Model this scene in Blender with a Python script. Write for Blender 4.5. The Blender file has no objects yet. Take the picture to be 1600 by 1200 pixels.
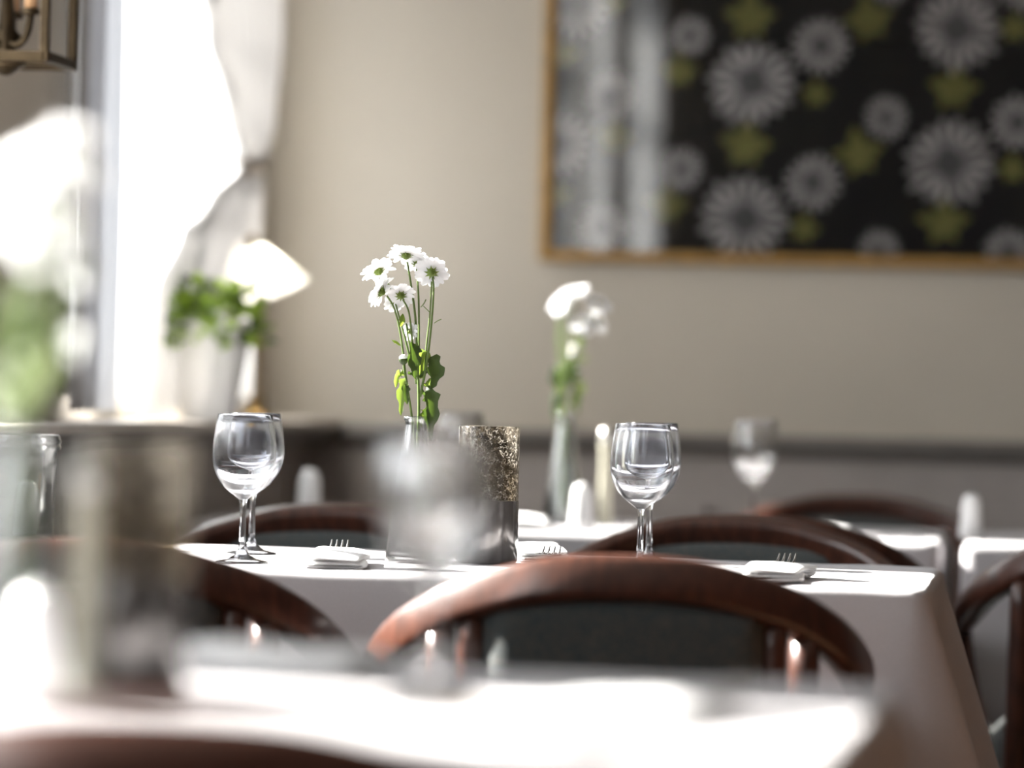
import bpy, bmesh, math, random
from math import sin, cos, pi, radians
from mathutils import Vector, Matrix, Quaternion

random.seed(7)
SC = bpy.context.scene
COL = SC.collection

# ------------------------------------------------------------------ camera, sky, sun, exposure
YAW, ROLL = radians(8.0), radians(1.4)
TZ = 0.742                                   # top of the table cloths
CAM_H = TZ + 0.207
FPX = 6000.0                                 # 135 mm on a 36 mm sensor, 1600 px
FOCUS = 4.64
RIGHT = Vector((cos(YAW), sin(YAW), 0)); FWD = Vector((-sin(YAW), cos(YAW), 0)); UP = Vector((0, 0, 1))
cam = bpy.data.cameras.new('camera'); cam_o = bpy.data.objects.new('camera', cam); COL.objects.link(cam_o)
cam.sensor_width = 36; cam.lens = 135; cam.shift_y = 17 / 1600
cam.clip_start = 0.05; cam.clip_end = 100
cam.dof.use_dof = True; cam.dof.focus_distance = FOCUS; cam.dof.aperture_fstop = 2.15
rx = RIGHT * cos(ROLL) + UP * sin(ROLL); ry = UP * cos(ROLL) - RIGHT * sin(ROLL); rz = -FWD
m = Matrix((rx, ry, rz)).transposed().to_4x4(); m.translation = (0, 0, CAM_H)
cam_o.matrix_world = m
SC.camera = cam_o

SC.view_settings.view_transform = 'Standard'; SC.view_settings.look = 'None'
SC.view_settings.gamma = 1; SC.view_settings.use_curve_mapping = False
SC.view_settings.exposure = 0.75
SC.cycles.caustics_reflective = False; SC.cycles.caustics_refractive = False
SC.cycles.sample_clamp_indirect = 0; SC.cycles.use_adaptive_sampling = False
SC.cycles.max_bounces = 14; SC.cycles.transparent_max_bounces = 24; SC.cycles.transmission_bounces = 14

wd = bpy.data.worlds.new('sky'); SC.world = wd; wd.use_nodes = True
bg = wd.node_tree.nodes['Background']; bg.inputs[0].default_value = (0.93, 0.965, 1.0, 1); bg.inputs[1].default_value = 4.0
SUN_DIR = Vector((1.0, -0.20, -0.70)).normalized()
sl = bpy.data.lights.new('sun', 'SUN'); sl.energy = 30; sl.angle = radians(0.9); sl.color = (1.0, 0.96, 0.9)
so = bpy.data.objects.new('sun', sl); COL.objects.link(so)
so.rotation_euler = SUN_DIR.to_track_quat('-Z', 'Y').to_euler()

LW, RW, BW, FW_, CEIL = -1.50, 3.9, 7.26, -4.6, 2.75      # inner faces of the room
WINS = [(5.74, 7.05), (3.75, 5.10), (2.02, 2.905), (0.50, 1.28)]
WZ0, WZ1 = 0.93, 2.42
for (y0, y1) in WINS:                                     # sampling portals in the window openings
    pl = bpy.data.lights.new('window_portal', 'AREA'); pl.shape = 'RECTANGLE'
    pl.size = WZ1 - WZ0; pl.size_y = y1 - y0
    pl.cycles.is_portal = True
    po = bpy.data.objects.new('window_portal', pl); COL.objects.link(po)
    po.location = (LW - 0.17, (y0 + y1) / 2, (WZ0 + WZ1) / 2); po.rotation_euler = (0, -pi / 2, 0)

def spot(px, py, d):
    """point of the room seen at a photo position, d metres in front of the camera"""
    dx, dy = px - 800, py - 600
    xr = dx * cos(ROLL) + dy * sin(ROLL); yr = -dx * sin(ROLL) + dy * cos(ROLL)
    return Vector((0, 0, CAM_H)) + FWD * d + RIGHT * (xr * d / FPX) + UP * ((17 - yr) * d / FPX)

def spot_wall(px, py, plane_y):
    a = spot(px, py, 1.0) - Vector((0, 0, CAM_H))
    return Vector((0, 0, CAM_H)) + a * (plane_y / a.y)

# ------------------------------------------------------------------ materials
def nodes(name):
    mt = bpy.data.materials.new(name); mt.use_nodes = True
    nt = mt.node_tree
    return mt, nt, nt.nodes['Principled BSDF'], nt.nodes['Material Output']

def pmat(name, col, rough=0.5, metal=0.0, coat=0.0, noise=0.0, scale=20, stretch=(1, 1, 1), bump=0.0, col2=None, spec=0.5, sheen=0.0):
    mt, nt, b, out = nodes(name)
    b.inputs['Base Color'].default_value = (*col, 1); b.inputs['Roughness'].default_value = rough
    b.inputs['Metallic'].default_value = metal; b.inputs['Coat Weight'].default_value = coat
    b.inputs['Coat Roughness'].default_value = 0.12
    b.inputs['Specular IOR Level'].default_value = spec; b.inputs['Sheen Weight'].default_value = sheen
    if noise or bump or col2:
        tc = nt.nodes.new('ShaderNodeTexCoord'); mp = nt.nodes.new('ShaderNodeMapping')
        mp.inputs['Scale'].default_value = stretch
        nt.links.new(tc.outputs['Object'], mp.inputs[0])
        ns = nt.nodes.new('ShaderNodeTexNoise'); ns.inputs['Scale'].default_value = scale; ns.inputs['Detail'].default_value = 5
        nt.links.new(mp.outputs[0], ns.inputs[0])
        rp = nt.nodes.new('ShaderNodeValToRGB')
        c2 = col2 or tuple(min(1, c * (1 + noise)) for c in col)
        c1 = col if col2 else tuple(c * (1 - noise) for c in col)
        rp.color_ramp.elements[0].color = (*c1, 1); rp.color_ramp.elements[1].color = (*c2, 1)
        rp.color_ramp.elements[0].position = 0.35; rp.color_ramp.elements[1].position = 0.68
        nt.links.new(ns.outputs[0], rp.inputs[0]); nt.links.new(rp.outputs[0], b.inputs['Base Color'])
        if bump:
            bp = nt.nodes.new('ShaderNodeBump'); bp.inputs['Strength'].default_value = bump; bp.inputs['Distance'].default_value = 0.002
            nt.links.new(ns.outputs[0], bp.inputs['Height']); nt.links.new(bp.outputs[0], b.inputs['Normal'])
    return mt

def leafmat(name, col, trans, tcol, noise=0.0):
    """thin living tissue or cloth: diffuse plus light let through from behind"""
    mt, nt, b, out = nodes(name)
    nt.nodes.remove(b)
    d = nt.nodes.new('ShaderNodeBsdfPrincipled'); d.inputs['Base Color'].default_value = (*col, 1); d.inputs['Roughness'].default_value = 0.55
    d.inputs['Specular IOR Level'].default_value = 0.3
    t = nt.nodes.new('ShaderNodeBsdfTranslucent'); t.inputs[0].default_value = (*tcol, 1)
    mx = nt.nodes.new('ShaderNodeMixShader'); mx.inputs[0].default_value = trans
    nt.links.new(d.outputs[0], mx.inputs[1]); nt.links.new(t.outputs[0], mx.inputs[2]); nt.links.new(mx.outputs[0], out.inputs[0])
    if noise:
        ns = nt.nodes.new('ShaderNodeTexNoise'); ns.inputs['Scale'].default_value = 60
        tc = nt.nodes.new('ShaderNodeTexCoord'); nt.links.new(tc.outputs['Object'], ns.inputs[0])
        rp = nt.nodes.new('ShaderNodeValToRGB')
        rp.color_ramp.elements[0].color = (*[c * (1 - noise) for c in col], 1); rp.color_ramp.elements[1].color = (*[min(1, c * (1 + noise)) for c in col], 1)
        nt.links.new(ns.outputs[0], rp.inputs[0]); nt.links.new(rp.outputs[0], d.inputs['Base Color'])
    return mt

def shellmat(name, tint, gloss=1.0, rough=0.03, bump=0.0, bscale=200, ior=1.5):
    """thin clear wall: lets light straight through, mirrors at its skin"""
    mt, nt, b, out = nodes(name)
    nt.nodes.remove(b)
    t = nt.nodes.new('ShaderNodeBsdfTransparent'); t.inputs[0].default_value = (*tint, 1)
    g = nt.nodes.new('ShaderNodeBsdfGlossy'); g.inputs['Roughness'].default_value = rough
    fr = nt.nodes.new('ShaderNodeFresnel'); fr.inputs[0].default_value = ior
    ml = nt.nodes.new('ShaderNodeMath'); ml.operation = 'MULTIPLY'; ml.inputs[1].default_value = gloss; ml.use_clamp = True
    nt.links.new(fr.outputs[0], ml.inputs[0])
    mx = nt.nodes.new('ShaderNodeMixShader')
    nt.links.new(ml.outputs[0], mx.inputs[0]); nt.links.new(t.outputs[0], mx.inputs[1]); nt.links.new(g.outputs[0], mx.inputs[2])
    nt.links.new(mx.outputs[0], out.inputs[0])
    if bump:
        tc = nt.nodes.new('ShaderNodeTexCoord')
        v = nt.nodes.new('ShaderNodeTexVoronoi'); v.feature = 'DISTANCE_TO_EDGE'; v.inputs['Scale'].default_value = bscale
        nt.links.new(tc.outputs['Object'], v.inputs[0])
        bp = nt.nodes.new('ShaderNodeBump'); bp.inputs['Strength'].default_value = bump; bp.inputs['Distance'].default_value = 0.004
        nt.links.new(v.outputs[0], bp.inputs['Height'])
        nt.links.new(bp.outputs[0], g.inputs['Normal']); nt.links.new(bp.outputs[0], fr.inputs['Normal'])
    return mt

def cracked(name, tint):
    """smoked clear wall with fine white cracks in the glass"""
    mt = shellmat(name, tint, 0.7, 0.12); nt = mt.node_tree
    out = [n for n in nt.nodes if n.type == 'OUTPUT_MATERIAL'][0]; base = out.inputs[0].links[0].from_socket
    tc = nt.nodes.new('ShaderNodeTexCoord')
    dn = nt.nodes.new('ShaderNodeTexNoise'); dn.inputs['Scale'].default_value = 190
    v = nt.nodes.new('ShaderNodeTexVoronoi'); v.feature = 'DISTANCE_TO_EDGE'; v.inputs['Scale'].default_value = 230
    nt.links.new(tc.outputs['Object'], v.inputs[0]); nt.links.new(tc.outputs['Object'], dn.inputs[0])
    lt = nt.nodes.new('ShaderNodeMath'); lt.operation = 'LESS_THAN'; lt.inputs[1].default_value = 0.06; nt.links.new(v.outputs[0], lt.inputs[0])
    ms = nt.nodes.new('ShaderNodeValToRGB'); ms.color_ramp.elements[0].position = 0.50; ms.color_ramp.elements[1].position = 0.58; nt.links.new(dn.outputs[0], ms.inputs[0])
    ml = nt.nodes.new('ShaderNodeMath'); ml.operation = 'MULTIPLY'; nt.links.new(lt.outputs[0], ml.inputs[0]); nt.links.new(ms.outputs[0], ml.inputs[1])
    m2 = nt.nodes.new('ShaderNodeMath'); m2.operation = 'MULTIPLY'; m2.inputs[1].default_value = 0.36; nt.links.new(ml.outputs[0], m2.inputs[0])
    tr = nt.nodes.new('ShaderNodeBsdfTranslucent'); tr.inputs[0].default_value = (0.8, 0.77, 0.74, 1)
    df = nt.nodes.new('ShaderNodeBsdfDiffuse'); df.inputs[0].default_value = (0.8, 0.77, 0.74, 1)
    ad = nt.nodes.new('ShaderNodeMixShader'); ad.inputs[0].default_value = 0.5; nt.links.new(tr.outputs[0], ad.inputs[1]); nt.links.new(df.outputs[0], ad.inputs[2])
    mx = nt.nodes.new('ShaderNodeMixShader'); nt.links.new(m2.outputs[0], mx.inputs[0]); nt.links.new(base, mx.inputs[1]); nt.links.new(ad.outputs[0], mx.inputs[2])
    nt.links.new(mx.outputs[0], out.inputs[0])
    return mt

M = {}
M['wall'] = pmat('wall_paint', (0.52, 0.472, 0.398), 0.85, noise=0.03, scale=3, bump=0.03)
M['wainscot'] = pmat('wainscot_paint', (0.38, 0.345, 0.325), 0.55, noise=0.06, scale=8)
M['rail'] = pmat('rail_paint', (0.17, 0.152, 0.14), 0.45, noise=0.08, scale=14, stretch=(1, 8, 1))
M['dark_panel'] = pmat('dark_wood_panelling', (0.09, 0.06, 0.045), 0.5, noise=0.3, scale=4, stretch=(3, 3, 0.4))
M['ledge'] = pmat('ledge_paint', (0.42, 0.38, 0.34), 0.4, noise=0.06, scale=12)
M['ceiling'] = pmat('ceiling_paint', (0.55, 0.53, 0.50), 0.9)
M['floor'] = pmat('floor_wood', (0.16, 0.085, 0.045), 0.45, noise=0.3, scale=6, stretch=(8, 0.8, 1))
M['white_paint'] = pmat('white_paint', (0.8, 0.8, 0.8), 0.5)
M['wood'] = pmat('mahogany', (0.062, 0.021, 0.012), 0.34, coat=0.22, noise=0.35, scale=18, stretch=(5, 5, 1.2))
M['table_wood'] = pmat('table_wood', (0.2, 0.1, 0.05), 0.5, noise=0.3, scale=10, stretch=(1, 8, 1))
M['fabric'] = pmat('teal_fabric', (0.026, 0.04, 0.046), 0.9, scale=220, col2=(0.075, 0.07, 0.06), bump=0.3, sheen=0.2)
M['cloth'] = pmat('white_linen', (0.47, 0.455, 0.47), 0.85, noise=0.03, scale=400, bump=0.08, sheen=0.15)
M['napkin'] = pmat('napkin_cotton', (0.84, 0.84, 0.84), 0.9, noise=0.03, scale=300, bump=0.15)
M['gold'] = pmat('gold_frame', (0.33, 0.19, 0.055), 0.4, metal=0.55, noise=0.2, scale=30)
M['shaded_brass'] = pmat('brass_in_shade', (0.05, 0.034, 0.018), 0.45, metal=0.9, noise=0.3, scale=30)  # lantern brass: shade of its unlit side put into the colour
M['brass'] = pmat('brass', (0.26, 0.17, 0.065), 0.38, metal=1.0, noise=0.15, scale=30)
M['candle_wax'] = pmat('candle_sleeve', (0.45, 0.25, 0.12), 0.6)
M['ceramic'] = pmat('white_ceramic', (0.8, 0.8, 0.8), 0.2, coat=0.3)
M['hole'] = pmat('dark_hole', (0.02, 0.02, 0.02), 0.8)
M['steel'] = pmat('steel', (0.6, 0.6, 0.6), 0.22, metal=1.0)
M['gunmetal'] = pmat('smoked_base', (0.17, 0.16, 0.155), 0.22, metal=0.7, noise=0.5, scale=60, stretch=(1, 1, 0.03), coat=0.6)
M['mill'] = pmat('pale_acrylic', (0.55, 0.53, 0.44), 0.15, coat=0.5)
def half_clear(mt, k):
    nt = mt.node_tree; out = [n for n in nt.nodes if n.type == 'OUTPUT_MATERIAL'][0]; src = out.inputs[0].links[0].from_socket
    t = nt.nodes.new('ShaderNodeBsdfTransparent'); mx = nt.nodes.new('ShaderNodeMixShader'); mx.inputs[0].default_value = k
    nt.links.new(src, mx.inputs[1]); nt.links.new(t.outputs[0], mx.inputs[2]); nt.links.new(mx.outputs[0], out.inputs[0])
half_clear(M['mill'], 0.4)
M['satin_steel'] = pmat('satin_steel', (0.5, 0.49, 0.46), 0.4, metal=0.8)
M['petal'] = leafmat('petal', (0.86, 0.86, 0.87), 0.35, (0.9, 0.9, 0.9))
M['leaf'] = leafmat('leaf', (0.034, 0.052, 0.017), 0.14, (0.14, 0.24, 0.03), 0.4)
M['leaf_light'] = leafmat('leaf_light', (0.10, 0.15, 0.03), 0.35, (0.26, 0.36, 0.05), 0.3)
M['leaf_pale'] = leafmat('leaf_pale', (0.13, 0.16, 0.08), 0.22, (0.20, 0.25, 0.11), 0.25)
M['stem'] = leafmat('stem', (0.13, 0.19, 0.055), 0.15, (0.3, 0.4, 0.1))
M['calyx'] = leafmat('calyx', (0.12, 0.17, 0.03), 0.2, (0.35, 0.45, 0.05))
M['disc'] = pmat('flower_disc', (0.6, 0.5, 0.1), 0.8)
M['curtain'] = leafmat('curtain', (0.66, 0.65, 0.64), 0.2, (0.20, 0.194, 0.19))
M['near_curtain'] = leafmat('near_curtain', (0.62, 0.63, 0.66), 0.2, (0.17, 0.18, 0.20))
M['tie'] = leafmat('tie', (0.55, 0.5, 0.46), 0.2, (0.6, 0.55, 0.5))
M['pane'] = shellmat('window_glass', (0.97, 0.98, 0.98), 1.0, 0.0)
M['pic_glass'] = shellmat('picture_glass', (0.98, 0.98, 0.98), 1.8, 0.02)
M['vase_glass'] = shellmat('vase_glass', (0.96, 0.97, 0.97), 2.6, 0.18)
M['foot_glass'] = shellmat('glass_foot', (0.93, 0.94, 0.96), 2.5, 0.05)
M['jar_glass'] = shellmat('jar_glass', (0.98, 0.985, 0.985), 1.3, 0.12)
M['water'] = shellmat('water', (0.93, 0.95, 0.95), 0.8, 0.02, ior=1.33)
M['crackle'] = cracked('crackled_glass', (0.64, 0.60, 0.53))
M['shade'] = leafmat('lamp_shade', (0.88, 0.88, 0.87), 0.5, (0.9, 0.9, 0.86))
M['print_black'] = pmat('print_black', (0.012, 0.012, 0.013), 0.8, scale=9, col2=(0.022, 0.022, 0.018))
M['print_petal'] = pmat('print_petal', (0.82, 0.79, 0.79), 0.8, noise=0.12, scale=60)
M['print_petal_dark'] = pmat('print_petal_dark', (0.55, 0.53, 0.535), 0.8, noise=0.12, scale=60)
M['print_centre'] = pmat('print_centre', (0.16, 0.16, 0.165), 0.8)
M['print_leaf'] = pmat('print_leaf', (0.30, 0.29, 0.09), 0.8, noise=0.25, scale=50)
# glass of the wine glasses: solid, refracting
mt, nt, b, out = nodes('wine_glass'); nt.nodes.remove(b)
g = nt.nodes.new('ShaderNodeBsdfRefraction'); g.inputs['IOR'].default_value = 1.5; g.inputs['Roughness'].default_value = 0.0
g.inputs['Color'].default_value = (0.97, 0.98, 1.0, 1)
gg = nt.nodes.new('ShaderNodeBsdfGlossy'); gg.inputs['Roughness'].default_value = 0.17
fr = nt.nodes.new('ShaderNodeFresnel'); fr.inputs[0].default_value = 1.5
mx = nt.nodes.new('ShaderNodeMixShader'); nt.links.new(fr.outputs[0], mx.inputs[0]); nt.links.new(g.outputs[0], mx.inputs[1]); nt.links.new(gg.outputs[0], mx.inputs[2])
nt.links.new(mx.outputs[0], out.inputs[0]); M['glass'] = mt
mt = shellmat('thin_glass', (0.96, 0.97, 0.985), 2.4, 0.055); nt = mt.node_tree; M['thin_glass'] = mt
out = [n for n in nt.nodes if n.type == 'OUTPUT_MATERIAL'][0]; src = out.inputs[0].links[0].from_socket
g = nt.nodes.new('ShaderNodeBsdfGlass'); g.inputs['IOR'].default_value = 1.5; g.inputs['Roughness'].default_value = 0.0
mx = nt.nodes.new('ShaderNodeMixShader'); mx.inputs[0].default_value = 0.72
nt.links.new(src, mx.inputs[1]); nt.links.new(g.outputs[0], mx.inputs[2]); nt.links.new(mx.outputs[0], out.inputs[0])


# ------------------------------------------------------------------ mesh helpers
class MB:
    def __init__(s): s.v, s.f, s.mi = [], [], []
    def add(s, vs, fs, k=0):
        n = len(s.v); s.v += [tuple(p) for p in vs]; s.f += [tuple(i + n for i in f) for f in fs]; s.mi += [k] * len(fs); return s
    def box(s, lo, hi, k=0, bev=0.0):
        if bev:
            bm = bmesh.new(); bmesh.ops.create_cube(bm, size=1)
            for v in bm.verts: v.co = Vector([(lo[i] + hi[i]) / 2 + v.co[i] * (hi[i] - lo[i]) for i in range(3)])
            bmesh.ops.bevel(bm, geom=bm.edges[:] + bm.verts[:], offset=bev, segments=2, affect='EDGES', profile=0.5)
            bm.verts.index_update()
            s.add([v.co for v in bm.verts], [[v.index for v in f.verts] for f in bm.faces], k); bm.free(); return s
        (x0, y0, z0), (x1, y1, z1) = lo, hi
        return s.add([(x0, y0, z0), (x1, y0, z0), (x1, y1, z0), (x0, y1, z0), (x0, y0, z1), (x1, y0, z1), (x1, y1, z1), (x0, y1, z1)],
                     [(0, 3, 2, 1), (4, 5, 6, 7), (0, 1, 5, 4), (1, 2, 6, 5), (2, 3, 7, 6), (3, 0, 4, 7)], k)
    def lathe(s, prof, seg=32, c=(0, 0, 0), k=0):
        vs, fs, rows = [], [], []
        for (r, z) in prof:
            if r < 1e-6: rows.append([len(vs)]); vs.append((c[0], c[1], c[2] + z))
            else:
                rows.append(list(range(len(vs), len(vs) + seg)))
                vs += [(c[0] + r * cos(2 * pi * i / seg), c[1] + r * sin(2 * pi * i / seg), c[2] + z) for i in range(seg)]
        for a, b_ in zip(rows, rows[1:]):
            for i in range(seg):
                j = (i + 1) % seg
                if len(a) == 1 and len(b_) > 1: fs.append((a[0], b_[j], b_[i]))
                elif len(b_) == 1 and len(a) > 1: fs.append((a[i], a[j], b_[0]))
                elif len(a) > 1: fs.append((a[i], a[j], b_[j], b_[i]))
        return s.add(vs, fs, k)
    def tube(s, pts, rad, seg=8, smooth=4, k=0, flat=None, cap=True, sq=1.0):
        """swept tube; flat=(width factor, height factor) about the world-up frame"""
        pts = [Vector(p) for p in pts]
        if not isinstance(rad, (list, tuple)): rad = [rad] * len(pts)
        if smooth > 1 and len(pts) > 2:
            P, R = [], []
            for i in range(len(pts) - 1):
                p0, p1, p2, p3 = pts[max(i - 1, 0)], pts[i], pts[i + 1], pts[min(i + 2, len(pts) - 1)]
                for j in range(smooth):
                    t = j / smooth
                    P.append(0.5 * ((2 * p1) + (p2 - p0) * t + (2 * p0 - 5 * p1 + 4 * p2 - p3) * t * t + (3 * p1 - p0 - 3 * p2 + p3) * t ** 3))
                    R.append(rad[i] * (1 - t) + rad[i + 1] * t)
            P.append(pts[-1]); R.append(rad[-1]); pts, rad = P, R
        vs, fs = [], []
        n = None
        for i, p in enumerate(pts):
            t = (pts[min(i + 1, len(pts) - 1)] - pts[max(i - 1, 0)]).normalized()
            if n is None:
                n = t.cross(Vector((0, 0, 1)))
                if abs(t.z) > 0.85: n = Vector((1, 0, 0))
                n.normalize()
            n = (n - t * n.dot(t)).normalized(); b_ = t.cross(n)
            fw, fh = flat or (1, 1)
            vs += [p + (n * math.copysign(abs(cos(2 * pi * q / seg)) ** sq, cos(2 * pi * q / seg)) * fw + b_ * math.copysign(abs(sin(2 * pi * q / seg)) ** sq, sin(2 * pi * q / seg)) * fh) * rad[i] for q in range(seg)]
        for i in range(len(pts) - 1):
            for q in range(seg):
                r = (q + 1) % seg
                fs.append((i * seg + q, i * seg + r, (i + 1) * seg + r, (i + 1) * seg + q))
        if cap: fs.append(tuple(range(seg))[::-1]); fs.append(tuple(range((len(pts) - 1) * seg, len(pts) * seg)))
        return s.add(vs, fs, k)
    def grid(s, fn, nu, nv, k=0, wrap=False):
        vs = [fn(i / nu, j / nv) for j in range(nv + 1) for i in range(nu + 1)]
        fs = [(j * (nu + 1) + i, j * (nu + 1) + i + 1, (j + 1) * (nu + 1) + i + 1, (j + 1) * (nu + 1) + i) for j in range(nv) for i in range(nu)]
        return s.add(vs, fs, k)
    def xform(s, mx): s.v = [tuple(mx @ Vector(p)) for p in s.v]; return s
    def build(s, name, mats, parent=None, smooth=True, merge=False, recalc=False):
        me = bpy.data.meshes.new(name); me.from_pydata(s.v, [], s.f)
        if not isinstance(mats, (list, tuple)): mats = [mats]
        for mm in mats: me.materials.append(mm)
        me.polygons.foreach_set('material_index', s.mi)
        if merge or recalc:
            bm = bmesh.new(); bm.from_mesh(me)
            if merge: bmesh.ops.remove_doubles(bm, verts=bm.verts, dist=1e-5)
            bmesh.ops.recalc_face_normals(bm, faces=bm.faces); bm.to_mesh(me); bm.free()
        me.polygons.foreach_set('use_smooth', [bool(smooth)] * len(me.polygons)); me.update()
        if smooth == 'angle': me.set_sharp_from_angle(angle=radians(40))
        o = bpy.data.objects.new(name, me); COL.objects.link(o)
        if parent is not None: o.parent = parent
        return o

def tag(o, label=None, cat=None, group=None, kind=None):
    if label: o['label'] = label
    if cat: o['category'] = cat
    if group: o['group'] = group
    if kind: o['kind'] = kind
    return o

def thing(name, label, cat, loc=(0, 0, 0), rz=0.0, group=None):
    o = bpy.data.objects.new(name, None); COL.objects.link(o); o.empty_display_size = 0.05
    o.location = loc; o.rotation_euler = (0, 0, rz)
    return tag(o, label, cat, group)

def dup(root, loc, rz=0.0, label=None, group=None, scale=1.0):
    r = root.copy(); COL.objects.link(r); r.location = loc; r.rotation_euler = (0, 0, rz); r.scale = root.scale * scale
    if label: r['label'] = label
    if group: r['group'] = group
    for ch in list(root.children):
        c = ch.copy(); COL.objects.link(c); c.parent = r
        for g_ in ch.children:
            d = g_.copy(); COL.objects.link(d); d.parent = c
    return r

def struct(o): o['kind'] = 'structure'; return o

# ------------------------------------------------------------------ the room
T = 0.16
struct(MB().box((LW - T, FW_ - T, -0.1), (RW + T, BW + T, 0)).build('floor', M['floor'], smooth=False))
struct(MB().box((LW - T, FW_ - T, CEIL), (RW + T, BW + T, CEIL + 0.1)).build('ceiling', M['ceiling'], smooth=False))
wl = MB()
ys = [FW_]
for (y0, y1) in sorted(WINS):
    wl.box((LW - T, ys[-1], 0), (LW, y0, CEIL)); wl.box((LW - T, y0, 0), (LW, y1, WZ0)); wl.box((LW - T, y0, WZ1), (LW, y1, CEIL)); ys.append(y1)
wl.box((LW - T, ys[-1], 0), (LW, BW, CEIL))
struct(wl.build('wall_left', M['wall'], smooth=False))
struct(MB().box((LW - T, BW, 0), (RW + T, BW + T, CEIL)).build('wall_back', M['wall'], smooth=False))
struct(MB().box((RW, FW_, 0), (RW + T, BW, CEIL)).build('wall_right', M['dark_panel'], smooth=False))
struct(MB().box((LW - T, FW_ - T, 0), (RW + T, FW_, CEIL)).build('wall_front', M['dark_panel'], smooth=False))

# windows: frame, mullions and panes in each opening
for n, (y0, y1) in enumerate(WINS):
    w = bpy.data.objects.new('window_%d' % (n + 1), None); COL.objects.link(w); struct(w); w.location = (LW - 0.10, (y0 + y1) / 2, WZ0)
    hw, h = (y1 - y0) / 2, WZ1 - WZ0
    f = MB(); e = 0.045
    f.box((-0.03, -hw, 0), (0.03, -hw + e, h)); f.box((-0.03, hw - e, 0), (0.03, hw, h)); f.box((-0.03, -hw, 0), (0.03, hw, e)); f.box((-0.03, -hw, h - e), (0.03, hw, h))
    f.build('window_frame', M['white_paint'], w, smooth=False)
    MB().box((-0.02, -0.02, e), (0.02, 0.02, h - e)).build('mullion', M['white_paint'], w, smooth=False)
    MB().box((-0.018, -hw + e, h * 0.70), (0.018, hw - e, h * 0.70 + 0.035)).build('transom', M['white_paint'], w, smooth=False)
    for (a, c) in ((-hw + e, -0.02), (0.02, hw - e)):
        for (q, r) in ((e, h * 0.70), (h * 0.70 + 0.035, h - e)):
            MB().add([(0, a, q), (0, c, q), (0, c, r), (0, a, r)], [(0, 1, 2, 3)]).build('pane', M['pane'], w, smooth=False)
    cs = MB()      # casing boards round the opening on the room side
    cs.box((0.10, -hw - 0.03, -0.0), (0.115, -hw, h + 0.07)); cs.box((0.10, hw, -0.0), (0.115, hw + 0.05, h + 0.07)); cs.box((0.10, -hw, h), (0.115, hw, h + 0.07))
    cs.build('casing', M['white_paint'], w, smooth=False)

# deep window ledge along the left wall over panelled wainscot
LZ = 0.894; LE = -1.345
lg = MB(); lg.box((LW, FW_, LZ - 0.016), (LE, BW, LZ), bev=0.004)
struct(lg.build('trim_1', M['ledge'], smooth=False))
md = MB(); md.box((LW, FW_, LZ - 0.030), (LE - 0.016, BW, LZ - 0.016), bev=0.003); md.box((LW, FW_, LZ - 0.046), (LE - 0.034, BW, LZ - 0.030), bev=0.003)
struct(md.build('trim_2', M['rail'], smooth=False))
wn = MB(); wn.box((LW, FW_, 0), (LW + 0.085, BW, LZ - 0.046))
wn = struct(wn.build('trim_3', M['wainscot'], smooth=False))
y = 1.2
while y < 7.1:
    p = MB(); p.box((LW + 0.085, y, 0.16), (LW + 0.100, y + 0.34, 0.79), bev=0.006)
    p.build('panel', M['wainscot'], wn, smooth=False); y += 0.42
# chair rail and panelling on the back wall
rl = MB(); rl.box((LE, BW - 0.045, 0.862), (RW, BW, 0.884), bev=0.005); rl.box((LE, BW - 0.028, 0.842), (RW, BW, 0.862), bev=0.004)
struct(rl.build('trim_4', M['rail'], smooth=False))
wb = MB(); wb.box((LW + 0.085, BW - 0.015, 0), (RW, BW, 0.842)); wb = struct(wb.build('trim_5', M['wainscot'], smooth=False))
x = -1.2
while x < 1.2:
    p = MB(); p.box((x, BW - 0.027, 0.16), (x + 0.56, BW - 0.015, 0.755), bev=0.005)
    p.build('panel', M['wainscot'], wb, smooth=False); x += 0.64
struct(MB().box((LE, BW - 0.033, 0), (RW, BW - 0.015, 0.11), bev=0.004).build('baseboard_back', M['rail'], smooth=False))

# ------------------------------------------------------------------ curtains of the window in view
def curtain(name, label, fn, folds, nu, nv, amp, mat, xo=0.035, dip=0.0):
    c = thing(name, label, 'curtain', (LW + xo, 6.5, LZ))
    def g_(u, v):
        yl, yr = fn(v)
        z = 0.015 + v * 1.62
        gat = abs(yr - yl)
        return (-dip * (1 - min(1, v / 0.2)) + amp * (0.35 + 0.65 * min(1, gat / 0.6)) * sin(u * folds * 2 * pi + 0.6 * sin(v * 5)) + 0.006 * sin(u * folds * 5.1 + v * 3), yl + (yr - yl) * u - 6.5, z)
    MB().grid(g_, nu, nv).build('panel', mat, c)
    return c
def lerp(tab, v):
    for (a, p), (b_, q) in zip(tab, tab[1:]):
        if v <= b_:
            t = (v - a) / (b_ - a); t = t * t * (3 - 2 * t); return p + (q - p) * t
    return tab[-1][1]
tv = (1.345 - LZ - 0.015) / 1.62
cu = curtain('tied_curtain', 'white curtain gathered by a tieback at the far end of the bright window',
             lambda v: (lerp([(0, 6.10), (0.12, 6.08), (0.18, 6.19), (0.225, 6.39), (tv, 6.63), (tv + 0.05, 6.50), (tv + 0.12, 6.33), (tv + 0.20, 6.21), (1.0, 6.23)], v), lerp([(0, 6.86), (tv * 0.8, 6.84), (tv, 6.84), (tv + 0.06, 6.93), (tv + 0.16, 7.00), (1, 7.02)], v)), 7, 140, 70, 0.017, M['curtain'], 0.065, 0.034)
tb = MB()
tb.tube([(0.030 * cos(a), 6.74 - 6.5 + 0.11 * sin(a), 1.35 - LZ + 0.012 * sin(a)) for a in [i * 2 * pi / 20 for i in range(21)]], 0.011, 8, 1, flat=(0.5, 1.5))
tb.build('tieback', M['tie'], cu)
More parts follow.
